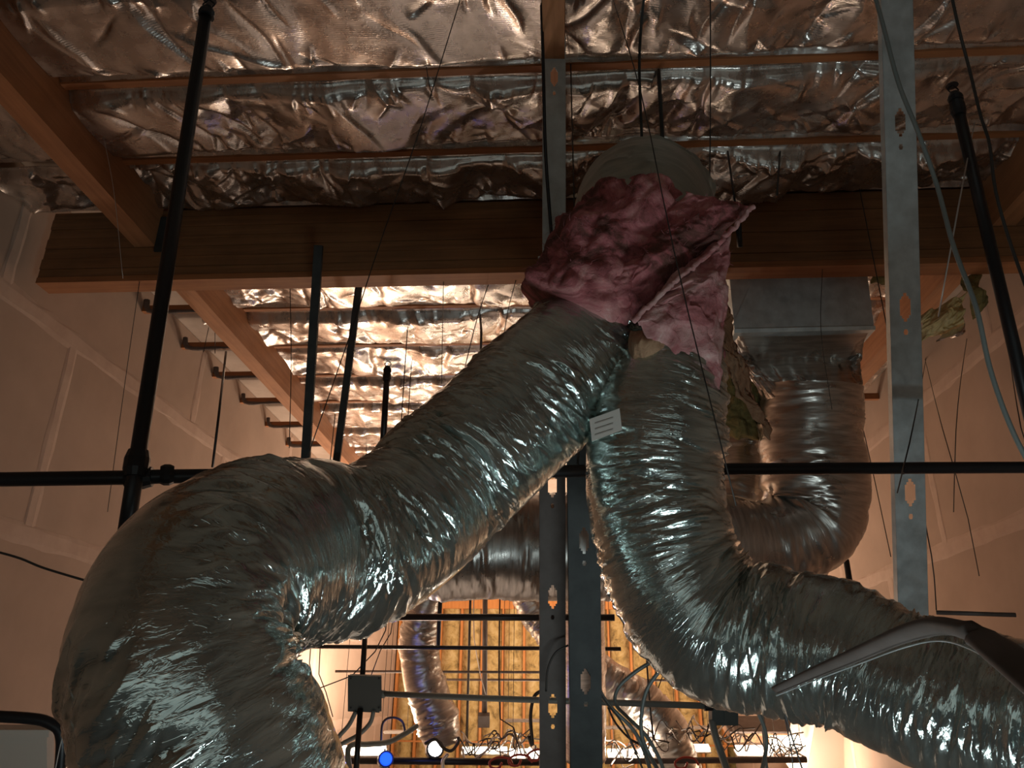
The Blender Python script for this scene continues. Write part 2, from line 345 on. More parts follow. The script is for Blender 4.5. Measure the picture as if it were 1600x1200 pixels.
# ------------------------------------------------------------------ foil insulation bays
def foil_bay(x0, x1, y0, y1, seed, res, label, group, amp=1.0, skew=.5, parent=None, zbase=ZJ, sag=.035):
    nx = max(8, int((x1-x0)/res)); ny = max(8, int((y1-y0)/res*1.15))
    X, Y = np.meshgrid(np.linspace(x0, x1, nx), np.linspace(y0, y1, ny), indexing='ij')
    t = (Y-y0)/(y1-y0); e = np.sin(math.pi*np.clip(t, 0, 1)); e = np.clip(e*2.2, 0, 1)
    xs = X
    rs = np.random.RandomState(seed); W = x1-x0; H = y1-y0; fold = 0*X; gather = 0*X
    wob = .03*perlin(X*5+20, Y*5+20, 199, 199, seed+1)
    def crease(cx, cy, ang, ln, w1, w2, a):      # a one-sided sharp drape fold
        dx, dy = X-cx+wob, Y-cy; al = dx*math.sin(ang)+dy*math.cos(ang); ac = dx*math.cos(ang)-dy*math.sin(ang)
        return a*np.where(ac > 0, np.exp(-ac/w1), np.exp(ac/w2))*np.exp(-(al/ln)**4)
    for k in range(int(W*(3.2+amp*1.2))):
        fold += crease(x0+rs.rand()*W, y0+H*rs.uniform(.2, .8), math.atan(skew)*rs.uniform(.6, 1.2)+rs.normal(0, .22), rs.uniform(.14, .34), rs.uniform(.008, .02), rs.uniform(.03, .09), rs.uniform(.012, .036)*rs.choice([1, 1, -.6]))
    for k in range(int(W*(14+amp*8))):
        top = rs.rand() < .6; ln = rs.uniform(.04, .13)
        gather += crease(x0+rs.rand()*W, (y0 if top else y1)+(ln*.7 if top else -ln*.7), math.atan(skew)*.7+rs.normal(0, .45), ln, rs.uniform(.005, .012), rs.uniform(.012, .035), rs.uniform(.006, .017)*rs.choice([1, -1]))
    for k in range(int(W*H*40*max(0, amp-.75)*2)):
        gather += crease(x0+rs.rand()*W, y0+rs.rand()*H, rs.uniform(-1.3, 1.3), rs.uniform(.04, .14), rs.uniform(.006, .012), rs.uniform(.02, .05), rs.uniform(.006, .016)*rs.choice([1, -1]))
    cr = (crumple(X, Y, seed, .34)*.085+crumple(X, Y, seed+9, .11)*.014)*np.clip(.25+(amp-.75)*1.6+1.6*perlin(X*1.1+15, Y*1.1+5, 99, 99, seed+21), .08, 1.3)
    mask = np.clip(.55+1.3*perlin(X*1.6+5, Y*1.6+5, 99, 99, seed+3), .15, 1.3)
    low = .030*perlin(X*2.2+9, Y*2+5, 99, 99, seed+4)
    Z = zbase+.012+.028*np.clip(1-np.abs(t-.05)/.05, 0, 1)+.028*np.clip(1-np.abs(t-.95)/.05, 0, 1)
    Z -= sag*e**.8-.0
    Z += e*((fold+gather)*1.0+amp*(cr*mask*.7+low-.02))+.006*perlin(X*6, Y*0+3, 99, 99, seed+8)
    V = np.stack([X, Y, Z], -1).reshape(-1, 3)
    F = [tuple(f[::-1]) for f in grid_faces(nx, ny)]
    uv = np.stack([X, Y], -1).reshape(-1, 2)+seed*.37
    return mesh('foil_insulation', V, F, FOIL, parent, smooth=True, uv=uv, label=label, cat='insulation' if parent is None else None, group=group, origin=(x0, y0, zbase))
rows = [(2.21, 2.75, 'top edge bay'), (2.79, 3.32, 'middle bay'), (3.36, 3.79, 'bay against the big beam')]
for i, (y0, y1, d) in enumerate(rows):
    am = [.85, 1.05, 1.6][i]
    foil_bay(-2.398, -.05, y0, y1, 21+i*5, .0085, 'crumpled silver foil batt left of the centre rafter, '+d, 'foil batts in front of the beam', am, [.55, .5, .1][i], sag=[.03,.04,.05][i])
    foil_bay(.05, 2.438, y0, y1, 61+i*5, .0085, 'crumpled silver foil batt right of the centre rafter, '+d, 'foil batts in front of the beam', am+.35, [-.3, -.45, -.1][i], sag=[.03,.04,.05][i])
    if i: foil_bay(-3.19, -2.54, y0, y1, 91+i*5, .014, 'dim foil batt scrap between left wall and left rafter, '+d, 'foil batts at the left wall', am, .6)
    if i: foil_bay(2.58, 3.09, y0, y1, 121+i*5, .014, 'dim foil batt between right rafter and right wall, '+d, 'foil batts at the right wall', am, .2)
fr = [3.95]+far_j
for i in range(len(fr)-1):
    foil_bay(-2.398, 2.438, fr[i]+.022, fr[i+1]-.022, 201+i*7, .013 if i < 3 else .018, 'bright crumpled foil batt beyond the big beam, %s bay from it' % ordn[i], 'foil batts beyond the beam', 1.15, .1, sag=.05)
    if i and i < 8:   # a torn strip of foil left beside the left rafter
        rs = random.Random(i); wd = rs.uniform(.10, .24)
        foil_bay(-2.532-wd, -2.532, fr[i]+.03, fr[i+1]-.04, 401+i, .016, 'torn foil scrap left of the left rafter, %s bay from the big beam' % ordn[i], 'torn foil scraps at the left rafter', 1.2, .1, sag=.03)
foil_bay(2.575, 2.85, 5.9, 7.0, 470, .016, 'dull foil scrap right of the right rafter above the purlin stub', 'torn foil at the right rafter', 1.2, .1, sag=.03)
MB().tube(catmull([PZ(460, 470, 4.2)+np.array([0,0,.0]), PZ(452, 460, 4.24)], 4)[0], .002, 5).build('wire_clip', WIRE, label='tiny wire clip near the foil beyond the beam', cat='clip') if False else None

# ------------------------------------------------------------------ flexible ducts
def duct(ctrl, res, nth, seed, amp, inner_amp, fs=1.0, ripple=0.0, squash=None, dens=2600, ws=1.0, slant=0.0):
    C = [list(P(x, y, d))+[R*d/FOC] for (x, y, d, R) in ctrl]
    n0 = 60; A, L = catmull(C, n0); n = max(12, int(L/res)); A, L = catmull(C, n)
    Cn, Rr = A[:, :3], A[:, 3]; T, N, B = frames(Cn)
    K = np.gradient(T, axis=0)/(L/(n-1)); th = np.arange(nth)*2*math.pi/nth
    k = np.ones(9)/9; K = np.stack([np.convolve(np.pad(K[:, i], 4, 'edge'), k, 'valid') for i in range(3)], 1)
    dirs = np.cos(th)[None, :, None]*N[:, None]+np.sin(th)[None, :, None]*B[:, None]
    inner = np.clip((dirs*K[:, None]).sum(-1)*Rr[:, None], 0, 1.4)       # >0 on the inside of a bend
    s = np.linspace(0, L, n)[:, None]+0*th[None]; thh = th[None]+0*s; u = thh/(2*math.pi)
    Rm = Rr.mean(); sl = s+.05*Rm*np.sin(thh*1+seed)+.03*Rm*np.sin(2*thh+seed*2)
    def layer(fl, nc, sd): 
        return perlin(sl*fl+100+1.1*perlin(s*6+30, u*5, 997, 5, sd+50), u*nc, 4001, nc, sd)
    h = .55*ridge(layer(8*fs, 3, seed))+.12*ridge(layer(26*fs, 5, seed+1))
    rs = np.random.RandomState(seed*7); S = np.zeros((n, nth)); ds = L/(n-1); dt = 2*math.pi*Rm/nth
    for _ in range(int(L*2*math.pi*Rm*dens)):
        s0 = rs.rand()*L; j0 = rs.randint(nth); w = rs.uniform(.0026, .0065)*ws; ln = rs.uniform(.02, .09)*ws; an = slant+rs.normal(0, .16)
        i0 = int(s0/ds); inn = inner[min(i0, n-1), j0]; a_ = rs.uniform(.25, 1)*w*.80*rs.choice([1, -1])*(1+1.5*inn)
        hi = int((w*3+ln*2.2*abs(math.sin(an)))/ds)+1; hj = int(ln*2.2/dt)+1
        ii = np.arange(max(0, i0-hi), min(n, i0+hi+1)); jj = np.arange(-hj, hj+1)
        if len(ii) == 0: continue
        A1 = (ii*ds-s0)[:, None]; A2 = (jj*dt)[None]; ac = A1*math.cos(an)-A2*math.sin(an); al = A1*math.sin(an)+A2*math.cos(an)
        S[np.ix_(ii, (j0+jj) % nth)] += a_*np.exp(-np.abs(ac/w)**1.5)*np.exp(-(al/ln)**2)
    for _ in range(int(L*2*math.pi*Rm*dens*.055)):      # fewer long, one-sided folds
        s0 = rs.rand()*L; j0 = rs.randint(nth); w = rs.uniform(.005, .011)*ws; ln = rs.uniform(.07, .19)*min(ws, 1.6); an = slant*.6+rs.normal(0, .2)
        i0 = int(s0/ds); inn = inner[min(i0, n-1), j0]; a_ = rs.uniform(.3, 1)*.0058*ws*rs.choice([1, 1, -1])*(1+1.6*inn)
        hi = int((w*9+ln*2*abs(math.sin(an)))/ds)+1; hj = min(int(ln*1.7/dt)+1, nth//2-1)
        ii = np.arange(max(0, i0-hi), min(n, i0+hi+1)); jj = np.arange(-hj, hj+1)
        if len(ii) == 0: continue
        A1 = (ii*ds-s0)[:, None]; A2 = (jj*dt)[None]; ac = A1*math.cos(an)-A2*math.sin(an); al = A1*math.sin(an)+A2*math.cos(an)
        S[np.ix_(ii, (j0+jj) % nth)] += a_*np.where(ac > 0, np.exp(-ac/w*2.2), np.exp(ac/(w*2.4)))*np.exp(-(al/ln)**2)
    m = np.clip(.55+1.2*perlin(s*3.1+7, u*4, 997, 4, seed+3), .12, 1.3)
    big = perlin(s*3.4+9, u*3, 997, 3, seed+4)
    pin = ridge(layer(9*fs, 2, seed+6))
    m2 = np.clip(.5+2.6*perlin(s*4.3+17, u*5, 997, 5, seed+13), .12, 1.5); disp = S*m2-amp*(h*m-.5)+amp*1.1*big-inner_amp*inner*(pin*1.3+ridge(layer(22*fs, 3, seed+7))*.5)+ripple*np.cos(s*2*math.pi/.05)
    r = Rr[:, None]+disp-.012*inner
    V = Cn[:, None]+dirs*r[..., None]
    if squash is not None: V = squash(V, s/L)
    V = V.reshape(-1, 3); uv = np.stack([u*2*math.pi*Rm, s], -1).reshape(-1, 2)
    return V, grid_faces(n, nth, True), uv, Cn, Rr
def add_duct(name, ctrl, mat, label, res=.006, nth=260, seed=1, amp=.006, inner_amp=.02, fs=1.0, parent=None, **k):
    V, F, uv, Cn, Rr = duct(ctrl, res, nth, seed, amp, inner_amp, fs, **k)
    F = [tuple(f) for f in F]; F += [tuple(range(nth))[::-1], tuple(range(len(V)-nth, len(V)))]
    return mesh(name, V, F, mat, parent, smooth=True, uv=uv, label=label, cat='duct' if parent is None else None, origin=Cn[0])

LEFT = [(975,468,2.62,94),(915,545,2.50,102),(850,607,2.42,105),(770,680,2.32,108),(700,745,2.24,112),(635,805,2.12,117),(560,850,1.98,128),(470,862,1.83,143),(392,880,1.66,154),(324,925,1.53,162),(292,1000,1.45,168),(300,1085,1.41,174),(336,1180,1.40,178),(372,1290,1.40,180)]
dl = add_duct('flexible_duct', LEFT, DUCT, 'large silver flexible duct sloping from the pink wrap into a fat bend at lower left', res=.0045, nth=330, seed=3, amp=.0062, inner_amp=.03, slant=.28)
RIGHT = [(1062,540,2.42,66),(1045,590,2.36,86),(1030,660,2.32,104),(1024,740,2.28,109),(1035,830,2.22,108),(1068,915,2.16,112),(1130,975,2.10,116),(1215,1000,2.03,112),(1310,1022,1.94,112),(1410,1066,1.84,112),(1520,1105,1.74,118),(1660,1150,1.62,128)]
dr_ = add_duct('flexible_duct', RIGHT, DUCT, 'silver flexible duct hanging below the pink wrap and curving out at lower right', res=.0045, nth=310, seed=17, amp=.0070, inner_amp=.026)
# rear trunk: plenum box, transition, elbow and long run
tr = thing('duct_assembly', 'dull foil trunk duct hanging from a rectangular sheet metal plenum behind the beam', 'duct', P(1250, 470, 4.75))
q = [P(1137, 405, 4.72), P(1352, 405, 4.72), P(1366, 512, 4.62), P(1148, 517, 4.62)]
dv = np.array([0.02, .34, 0.03]); V = q+[p+dv for p in q]
mesh('plenum_box', V, [(3,2,1,0),(4,5,6,7),(0,1,5,4),(1,2,6,5),(2,3,7,6),(3,0,4,7)], GALV, tr, label='blue grey sheet metal box')
mesh('plenum_flange', *(lambda m: (m.V, m.F))(MB().obox((q[2]+q[3])/2+dv/2+UP*-.004, (q[2]-q[3])/2*1.01, dv/2*1.06, UP*.012)), GALV, tr)
mesh('box_seam', *(lambda m: (m.V, m.F))(MB().obox((q[0]*.35+q[3]*.65)*.93+(q[1]*.35+q[2]*.65)*.07-np.array([0,.004,0]), (q[3]-q[0]+(q[0]-q[1])*.28)*.36, np.array([0,.003,0]), RT*.004)), GALV, tr)
# square to round foil transition
n, nt = 44, 160; V = []; UVs = []; th = np.arange(nt)*2*math.pi/nt
ctop = (q[2]+q[3])/2+dv/2; cbot = P(1268, 625, 4.80); ax = (q[2]-q[3])/2; ay = dv/2; Rb = 76*4.8/FOC
for i in range(n):
    t = i/(n-1); tt = t**.8; c = ctop*(1-t)+cbot*t
    ca, sa = np.cos(th), np.sin(th); m = np.maximum(np.abs(ca), np.abs(sa)); sq = np.stack([ca/m, sa/m], 1); sm = t*t*(3-2*t)
    ra = sq[:, :1]*ax*(1-tt)+ca[:, None]*RT*Rb*tt; rb = sq[:, 1:]*ay*(1-tt)+sa[:, None]*np.cross(UP, RT)*-Rb*tt
    wr_ = ridge(perlin(th/(2*math.pi)*26, 0*th+t*2.5, 26, 40, 5))*np.sin(math.pi*t)*.035+ridge(perlin(th/(2*math.pi)*60, 0*th+t*5, 60, 40, 6))*np.sin(math.pi*t)*.014
    d = ra+rb; V.append(c+d*(1-wr_[:, None]/.3)); UVs.append(np.stack([th*.3, 0*th+t*.5], 1))
mesh('foil_transition', np.vstack(V), grid_faces(n, nt, True)[:, ::-1], DUCTD, tr, smooth=True, uv=np.vstack(UVs))
TRUNK = [(1268,605,4.80,74),(1268,680,4.76,76),(1272,750,4.70,80),(1262,815,4.64,78),(1205,845,4.58,66),(1110,850,4.55,78),(980,852,4.52,82),(850,853,4.5,82),(740,851,4.48,84),(620,850,4.45,84),(520,850,4.43,84)]
V, F, uv, Cn, Rr = duct(TRUNK, .011, 190, 31, .009, .05, .55, dens=260, ws=2.2)
mesh('trunk_jacket', V, F, DUCTD, tr, smooth=True, uv=uv)
# dome above the pink wrap
add_duct('duct_elbow', [(1000,430,2.62,80),(1000,365,2.66,98),(1002,332,2.80,102),(1006,326,3.05,104),(1012,336,3.35,98)], DUCTF, 'grey green rounded duct elbow emerging above the pink insulation', res=.01, nth=120, seed=41, amp=.004, inner_amp=.01)
# ducts hanging far away over the bright end
far1 = [(668,925,7.6,26),(660,960,7.6,29),(655,1005,7.6,30),(660,1050,7.55,30),(672,1095,7.5,32),(685,1135,7.45,33),(692,1165,7.4,27)]
add_duct('flexible_duct', far1, DUCTD, 'small bright silver flexible duct hanging far behind, right of the junction box', res=.013, nth=110, seed=51, amp=.018, inner_amp=.04, fs=.7, dens=420, ws=2.4)
far2 = [(815,915,8.2,22),(838,960,8.2,24),(880,1010,8.1,26),(945,1055,8.0,27),(1005,1100,7.9,31),(1045,1150,7.8,32),(1070,1235,7.8,32)]
add_duct('flexible_duct', far2, DUCTD, 'small bright silver flexible duct slanting far behind the two steel posts', res=.013, nth=110, seed=57, amp=.018, inner_amp=.04, fs=.7, dens=420, ws=2.4)
far3 = [(912,930,6.6,32),(912,1000,6.6,32),(913,1080,6.6,33),(914,1183,6.6,33)]
add_duct('flexible_duct', far3, DUCTD, 'straight pinkish duct hanging directly behind the dark steel post', res=.03, nth=60, seed=59, amp=.006, inner_amp=.01, fs=.5)
add_duct('flexible_duct', [(1170,645,5.3,30),(1165,690,5.3,34),(1160,740,5.2,36),(1150,790,5.1,36)], DUCTD, 'dim crumpled foil duct piece hanging left of the foil trunk duct', res=.02, nth=80, seed=63, amp=.014, inner_amp=.03, fs=.6, dens=220, ws=2.6)
# printed sticker on the right duct
def decal(name, pix, d, m, parent=None, **k):
    V = [P(x, y, d) for x, y in pix]; b = [v+FW*.002 for v in V]; n = len(V)
    return mesh(name, V+b, [tuple(range(n))[::-1], tuple(range(n, 2*n))]+[(i, (i+1) % n, (i+1) % n+n, i+n) for i in range(n)], m, parent, **k)

# ------------------------------------------------------------------ pink insulation wrap
def fuzzy(ctrl, seed, amp, res=.008, nth=220, flat=.75):
    C = [list(P(x, y, d))+[R*d/FOC] for (x, y, d, R) in ctrl]
    A, L = catmull(C, 80); n = int(L/res); A, L = catmull(C, n); Cn, Rr = A[:, :3], A[:, 3]; T, N, B = frames(Cn)
    th = np.arange(nth)*2*math.pi/nth; dirs = np.cos(th)[None, :, None]*N[:, None]+np.sin(th)[None, :, None]*B[:, None]
    s = np.linspace(0, L, n)[:, None]+0*th[None]; u = th[None]/(2*math.pi)+0*s
    d = amp*(1.3*perlin(s*7+9, u*7, 200, 7, seed)+.9*np.abs(perlin(s*16+9, u*17, 400, 17, seed+1))*1.2+.28*perlin(s*34+9, u*30, 900, 30, seed+2)+.10*perlin(s*85+9, u*90, 1900, 90, seed+3))
    d -= amp*1.2*ridge(perlin(s*5+9+2*u, u*4, 200, 4, seed+4))
    e = np.minimum(s, L-s); d += -.02*np.exp(-e/.02)
    V = Cn[:, None]+dirs*(Rr[:, None]+d)[..., None]
    F = [tuple(f) for f in grid_faces(n, nth, True)]; V = V.reshape(-1, 3); F += [tuple(range(nth))[::-1], tuple(range(len(V)-nth, len(V)))]
    return V, F
def tufts(V, Fc, n, seed, ln=.03):
    rs = np.random.RandomState(seed); idx = rs.randint(0, len(V), n); c = V.mean(0); out = []; F = []
    for i, k in enumerate(idx):
        p = V[k]; d = (p-c)/np.linalg.norm(p-c)+rs.normal(0, .7, 3); d /= np.linalg.norm(d); w = np.cross(d, FW+rs.normal(0, .3, 3)); w = w/np.linalg.norm(w)*.0006
        l = ln*rs.uniform(.3, 1); m = p+d*l*.5+rs.normal(0, .004, 3); e = p+d*l+rs.normal(0, .008, 3)
        out += [p-w, p+w, m+w*.7, m-w*.7, e]; b = 5*i; F += [(b, b+1, b+2, b+3), (b+3, b+2, b+4)]
    return out, F
pw = thing('insulation_wrap', 'torn pink fibreglass insulation wrapped around the duct junction at centre', 'insulation', P(1000, 400, 2.6))
V1, F1 = fuzzy([(1008,345,2.66,96),(990,378,2.60,104),(965,412,2.56,106),(930,450,2.52,104),(902,485,2.49,100),(890,500,2.48,98)], 5, .022)
mesh('upper_wrap', V1, F1, PINK, pw, smooth=True)
V2, F2 = fuzzy([(1062,350,2.70,62),(1064,400,2.68,70),(1066,470,2.66,68),(1070,520,2.62,60),(1088,560,2.50,42),(1112,598,2.44,12)], 8, .015)
mesh('lower_wrap', V2, F2, PINK, pw, smooth=True)
# folded flap: thick sheet from the right tip down to the gap between both ducts
def sheet(pix, thick, seed, amp, nu=60, nv=40):   # four-sided patch in depth: corners (x,y,d)
    c = [P(*p) for p in pix]; u, v = np.meshgrid(np.linspace(0, 1, nu), np.linspace(0, 1, nv), indexing='ij')
    B = (1-u)[..., None]*(1-v)[..., None]*c[0]+u[..., None]*(1-v)[..., None]*c[1]+u[..., None]*v[..., None]*c[2]+(1-u)[..., None]*v[..., None]*c[3]
    du = c[1]-c[0]; dvv = c[3]-c[0]; nn = np.cross(du, dvv); nn /= np.linalg.norm(nn)
    if nn@FW > 0: nn = -nn
    lu, lv = np.linalg.norm(du), np.linalg.norm(dvv)
    h = amp*(perlin(u*lu*7+5, v*lv*7+5, 200, 200, seed)*1.5+.7*perlin(u*lu*18+5, v*lv*18+5, 200, 200, seed+1)+.4*perlin(u*lu*45+5, v*lv*45+5, 400, 400, seed+2))
    j = .018*perlin(u*lu*14+5, v*lv*14+9, 300, 300, seed+3)
    bow = .05*np.sin(math.pi*u)*np.sin(math.pi*v)
    top = B+nn*(h+bow+thick*.5*np.sqrt(np.clip(np.minimum(np.minimum(u, 1-u)*lu, np.minimum(v, 1-v)*lv)/.03, 0, 1)))[..., None]+(du/lu+dvv/lv)*j[..., None]
    bot = top-nn*thick*np.clip(np.minimum(np.minimum(u, 1-u)*lu, np.minimum(v, 1-v)*lv)/.012, .05, 1)[..., None]
    V = np.vstack([top.reshape(-1, 3), bot.reshape(-1, 3)]); G = grid_faces(nu, nv); k = nu*nv; F = [tuple(f) for f in G]+[tuple(f[::-1]+k) for f in G]
    ed = [i*nv for i in range(nu)]; e2 = [i*nv+nv-1 for i in range(nu)]; e3 = list(range(nv)); e4 = [(nu-1)*nv+j for j in range(nv)]
    for E, fl in ((ed, 1), (e2, 0), (e3, 0), (e4, 1)):
        for a, b in zip(E, E[1:]): F.append((a, b, b+k, a+k) if fl else (b, a, a+k, b+k))
    return V, F
V3, F3 = sheet([(1174,322,2.42),(992,502,2.32),(930,470,2.30),(1070,300,2.42)], .028, 12, .014, 90, 60)
mesh('folded_flap', V3, F3, PINK, pw, smooth=True, label='folded flap with a pale edge and pointed right tip')
V5, F5 = sheet([(1140,362,2.44),(1126,606,2.20),(992,507,2.22),(1050,430,2.30)], .025, 15, .012, 70, 50)
mesh('hanging_strip', V5, F5, PINKL, pw, smooth=True, label='pink strip hanging over the right duct, its lit tone put into the colour')  # light falling on this strip is put into its lighter pink
ep, _ = catmull([P(1176,323,2.38), P(1120,384,2.315), P(1055,440,2.25), P(990,502,2.21)], 60); rs = np.random.RandomState(3)
mesh('flap_edge', *tube_vf(ep+rs.normal(0, .0022, ep.shape), .007+.0022*rs.rand(60), 8)[:2], PINKL, pw, smooth=True, label='pale rolled edge of the flap')
V4, F4 = sheet([(1052,528,2.24),(1030,556,2.22),(984,596,2.26),(986,515,2.30)], .02, 22, .012, 40, 40)
mesh('loose_liner', V4, F4, TAN, pw, smooth=True, label='pale tan inner liner showing between the two ducts')
tf = MB()
for (Vx, nfib, sd) in ((V1, 900, 1), (V2, 300, 2), (V3, 500, 3), (V5, 200, 4)): tf.add(*tufts(Vx, None, nfib, sd, .024))
tf.build('loose_fibres', FIB, pw, kind='stuff')

# torn yellow insulation behind the wrap and at the right rafter
V, F = sheet([(1128,440,4.4),(1150,560,4.35),(1205,690,4.3),(1128,560,4.45)], .05, 31, .04, 50, 30)
mesh('insulation_scrap', V, F, TAN, smooth=True, label='hanging tan insulation scrap between the pink wrap and the sheet metal box', cat='insulation')
V, F = sheet([(1130,560,5.0),(1185,600,5.0),(1195,690,5.0),(1125,680,5.0)], .10, 33, .05, 50, 40)
mesh('insulation_scrap', V, F, YELD, smooth=True, label='dark dusty yellow insulation left of the foil trunk duct', cat='insulation')
V, F = sheet([(1512,455,4.3),(1500,515,4.25),(1440,532,4.25),(1440,492,4.3)], .05, 35, .04, 60, 40)
yo = mesh('insulation_scrap', V, F, YELM, smooth=True, label='torn yellow insulation hanging by the right rafter, right of the tall steel strut', cat='insulation')
V, F = sheet([(1508,505,4.2),(1500,524,4.2),(1462,535,4.2),(1470,523,4.2)], .012, 37, .03, 30, 16)
mesh('foil_edge', V, F, FOIL, yo, smooth=True, uv=np.array(V)[:, :2], label='bright torn foil edge')
V, F = sheet([(1530,425,4.4),(1545,470,4.35),(1520,500,4.35),(1505,430,4.4)], .04, 39, .04, 40, 30)
mesh('insulation_scrap', V, F, YELD, smooth=True, label='small yellow insulation tuft below the beam, between the cable and the right black pipe', cat='insulation')
V, F = sheet([(1398,424,4.5),(1398,442,4.5),(1362,444,4.5),(1362,426,4.5)], .05, 43, .03, 40, 20)
mesh('insulation_scrap', V, F, YELD, smooth=True, label='small yellow insulation tuft between the sheet metal box and the tall steel strut', cat='insulation')

# ------------------------------------------------------------------ steel studs
def stud(name, p0, p1, w, dep, holes, mat, label, lip=.009, flange_vis=1):
    p0 = np.array(p0); p1 = np.array(p1); a = p1-p0; L = np.linalg.norm(a); a /= L
    wd = np.cross(a, FW); wd /= np.linalg.norm(wd)
    if wd@RT < 0: wd = -wd
    nn = np.cross(wd, a); nn /= np.linalg.norm(nn)
    if nn@FW < 0: nn = -nn
    t = thing(name, label, 'stud', p0 if p0[2] < p1[2] else p1, 'metal studs')
    m = MB(); h = w/2; th = .0012; ev = []
    for hc in holes: ev += hc
    ev.sort(); cur = 0
    def seg(t0, t1, x0, x1): 
        if t1-t0 > 1e-5: m.obox(p0+a*(t0+t1)/2+wd*(x0+x1)/2+nn*th/2, wd*(x1-x0)/2, nn*th/2, a*(t1-t0)/2)
    for (t0, t1, hw) in ev:
        if t1 > L: break
        seg(cur, t0, -h, h); seg(t0, t1, -h, -hw); seg(t0, t1, hw, h); cur = t1
    seg(cur, L, -h, h)
    m.build('web', mat, t)
    for s in (-1, 1):
        m = MB(); c = p0+a*L/2+wd*s*(h-th/2); m.obox(c+nn*dep/2, wd*th/2, nn*dep/2, a*L/2); m.obox(c+nn*(dep-th/2)-wd*s*lip/2, wd*lip/2, nn*th/2, a*L/2)
        m.build('flange', mat, t)
    return t, p0, a, wd, nn, L
def keyhole(c, s=1.0):     # stepped knock-out and the small round one under it
    e = [(-.052,-.040,.006),(-.040,-.030,.013),(-.030,.030,.0195),(.030,.040,.013),(.040,.052,.006)]
    return [(c+a*s, c+b*s, w*s) for a, b, w in e]+[(c+(.080)*s, c+(.086)*s, .006*s), (c+.086*s, c+.094*s, .008*s), (c+.094*s, c+.1*s, .006*s)]
def at(p0, p1, f): return np.linalg.norm(np.array(p1)-np.array(p0))*f
A0, A1 = P(1401, -22, 3.12), P(1428, 985, 3.3); LL = np.linalg.norm(A1-A0); py = lambda y: LL*(y+22)/1007
stud('steel_stud', A0, A1, .130, .035, [keyhole(py(182), 1.1), keyhole(py(466), 1.15), keyhole(py(760), 1.15)], GALV, 'long blue grey galvanised steel strut with knock-out holes, right of centre')
B0, B1 = P(866, 57, 3.3), P(864, 1245, 3.05); LL = np.linalg.norm(B1-B0); py = lambda y: LL*(y-57)/1188
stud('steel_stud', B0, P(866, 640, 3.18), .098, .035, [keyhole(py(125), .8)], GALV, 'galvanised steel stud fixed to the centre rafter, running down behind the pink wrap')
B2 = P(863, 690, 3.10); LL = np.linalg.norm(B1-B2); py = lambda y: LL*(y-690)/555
stud('steel_stud', B2, B1, .105, .035, [keyhole(py(760), .9), keyhole(py(935), .9), keyhole(py(1105), .9)], BSTEEL, 'steel post with knock-out holes, shade put into its brown colour, below the sloping duct')  # lower run of the centre stud, darker brown stands in for shade
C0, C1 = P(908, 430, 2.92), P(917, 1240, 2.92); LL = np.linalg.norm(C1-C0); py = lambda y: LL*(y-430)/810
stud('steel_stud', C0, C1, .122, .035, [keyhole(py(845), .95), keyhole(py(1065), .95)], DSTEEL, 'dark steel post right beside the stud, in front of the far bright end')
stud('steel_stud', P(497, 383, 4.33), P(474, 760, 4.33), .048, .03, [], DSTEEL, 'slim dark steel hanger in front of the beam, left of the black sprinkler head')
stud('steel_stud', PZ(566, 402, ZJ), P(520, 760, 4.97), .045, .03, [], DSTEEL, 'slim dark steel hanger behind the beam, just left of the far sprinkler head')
stud('steel_stud', P(846, 400, 3.5), P(850, 470, 3.5), .03, .02, [], GALV, 'short galvanised channel below the beam behind the centre stud')
# fixing plate at the top of the centre stud
t = thing('bracket', 'small screwed steel clip at the top of the centre stud', 'bracket', P(866, 66, 3.28))
MB().obox(P(866, 68, 3.28), RT*.046, UP*.03, FW*.002).build('plate', GALV, t)
for dx in (-9, 0, 9):
    MB().tube([P(866+dx, 74, 3.276), P(866+dx, 74, 3.268)], .006, 8).build('screw', BLACK, t)

# ------------------------------------------------------------------ black pipes and sprinklers
def pipe(name, pts, r, mat, label, cat='pipe', group=None, n=14, smooth=True, extra=None):
    V, F, _ = tube_vf(pts, r, n); F = [tuple(f) for f in F]+[tuple(range(n))[::-1], tuple(range(len(V)-n, len(V)))]
    if extra is None: return mesh(name, V, F, mat, label=label, cat=cat, group=group, smooth=smooth, origin=pts[0])
    t = thing(name, label, cat, pts[0], group); mesh('pipe', V, F, mat, t, smooth=smooth)
    for (nm_, p, q_, rr) in extra: 
        o = MB().tube([p, np.array(p)*.7+np.array(q_)*.3, np.array(p)*.3+np.array(q_)*.7, q_], [rr*.82, rr, rr, rr*.82], 14).build(nm_, mat, t)
    return t
def sprinkler(t, px, py_, d, r):
    """upright head on top of a riser"""
    base = P(px, py_, d); up = np.array([0, 0, 1.0])
    h = MB().tube([base, base+up*.02, base+up*.045], [r*1.25, r*1.3, r*.8], 12).build('sprinkler_head', BLACK, t)
    f = MB()
    for s in (-1, 1): f.tube(catmull([base+up*.045+RT*s*r*.5, base+up*.065+RT*s*r*.95, base+up*.085+RT*s*r*.1], 8)[0], .003, 6)
    f.build('frame_arms', BLACK, h)
    MB().tube([base+up*.086, base+up*.090], [r*1.1, r*1.0], 12).build('deflector', BLACK, h)
Y1 = 2.18
p_t, p_b = P(321, 28, 2.97), P(212, 735, 2.24); ax1 = (p_b-p_t)/np.linalg.norm(p_b-p_t)
pb2 = P(193, 860, 2.16)
tt = pipe('sprinkler_pipe', [p_t, p_b, pb2], .0235, BLACK, 'thick black riser pipe at left, leaning up to a sprinkler head', extra=[('coupling', p_b-ax1*.06, p_b+ax1*.02, .036)], group='sprinkler pipes')
sprinkler(tt, 322, 26, 2.97, .024)
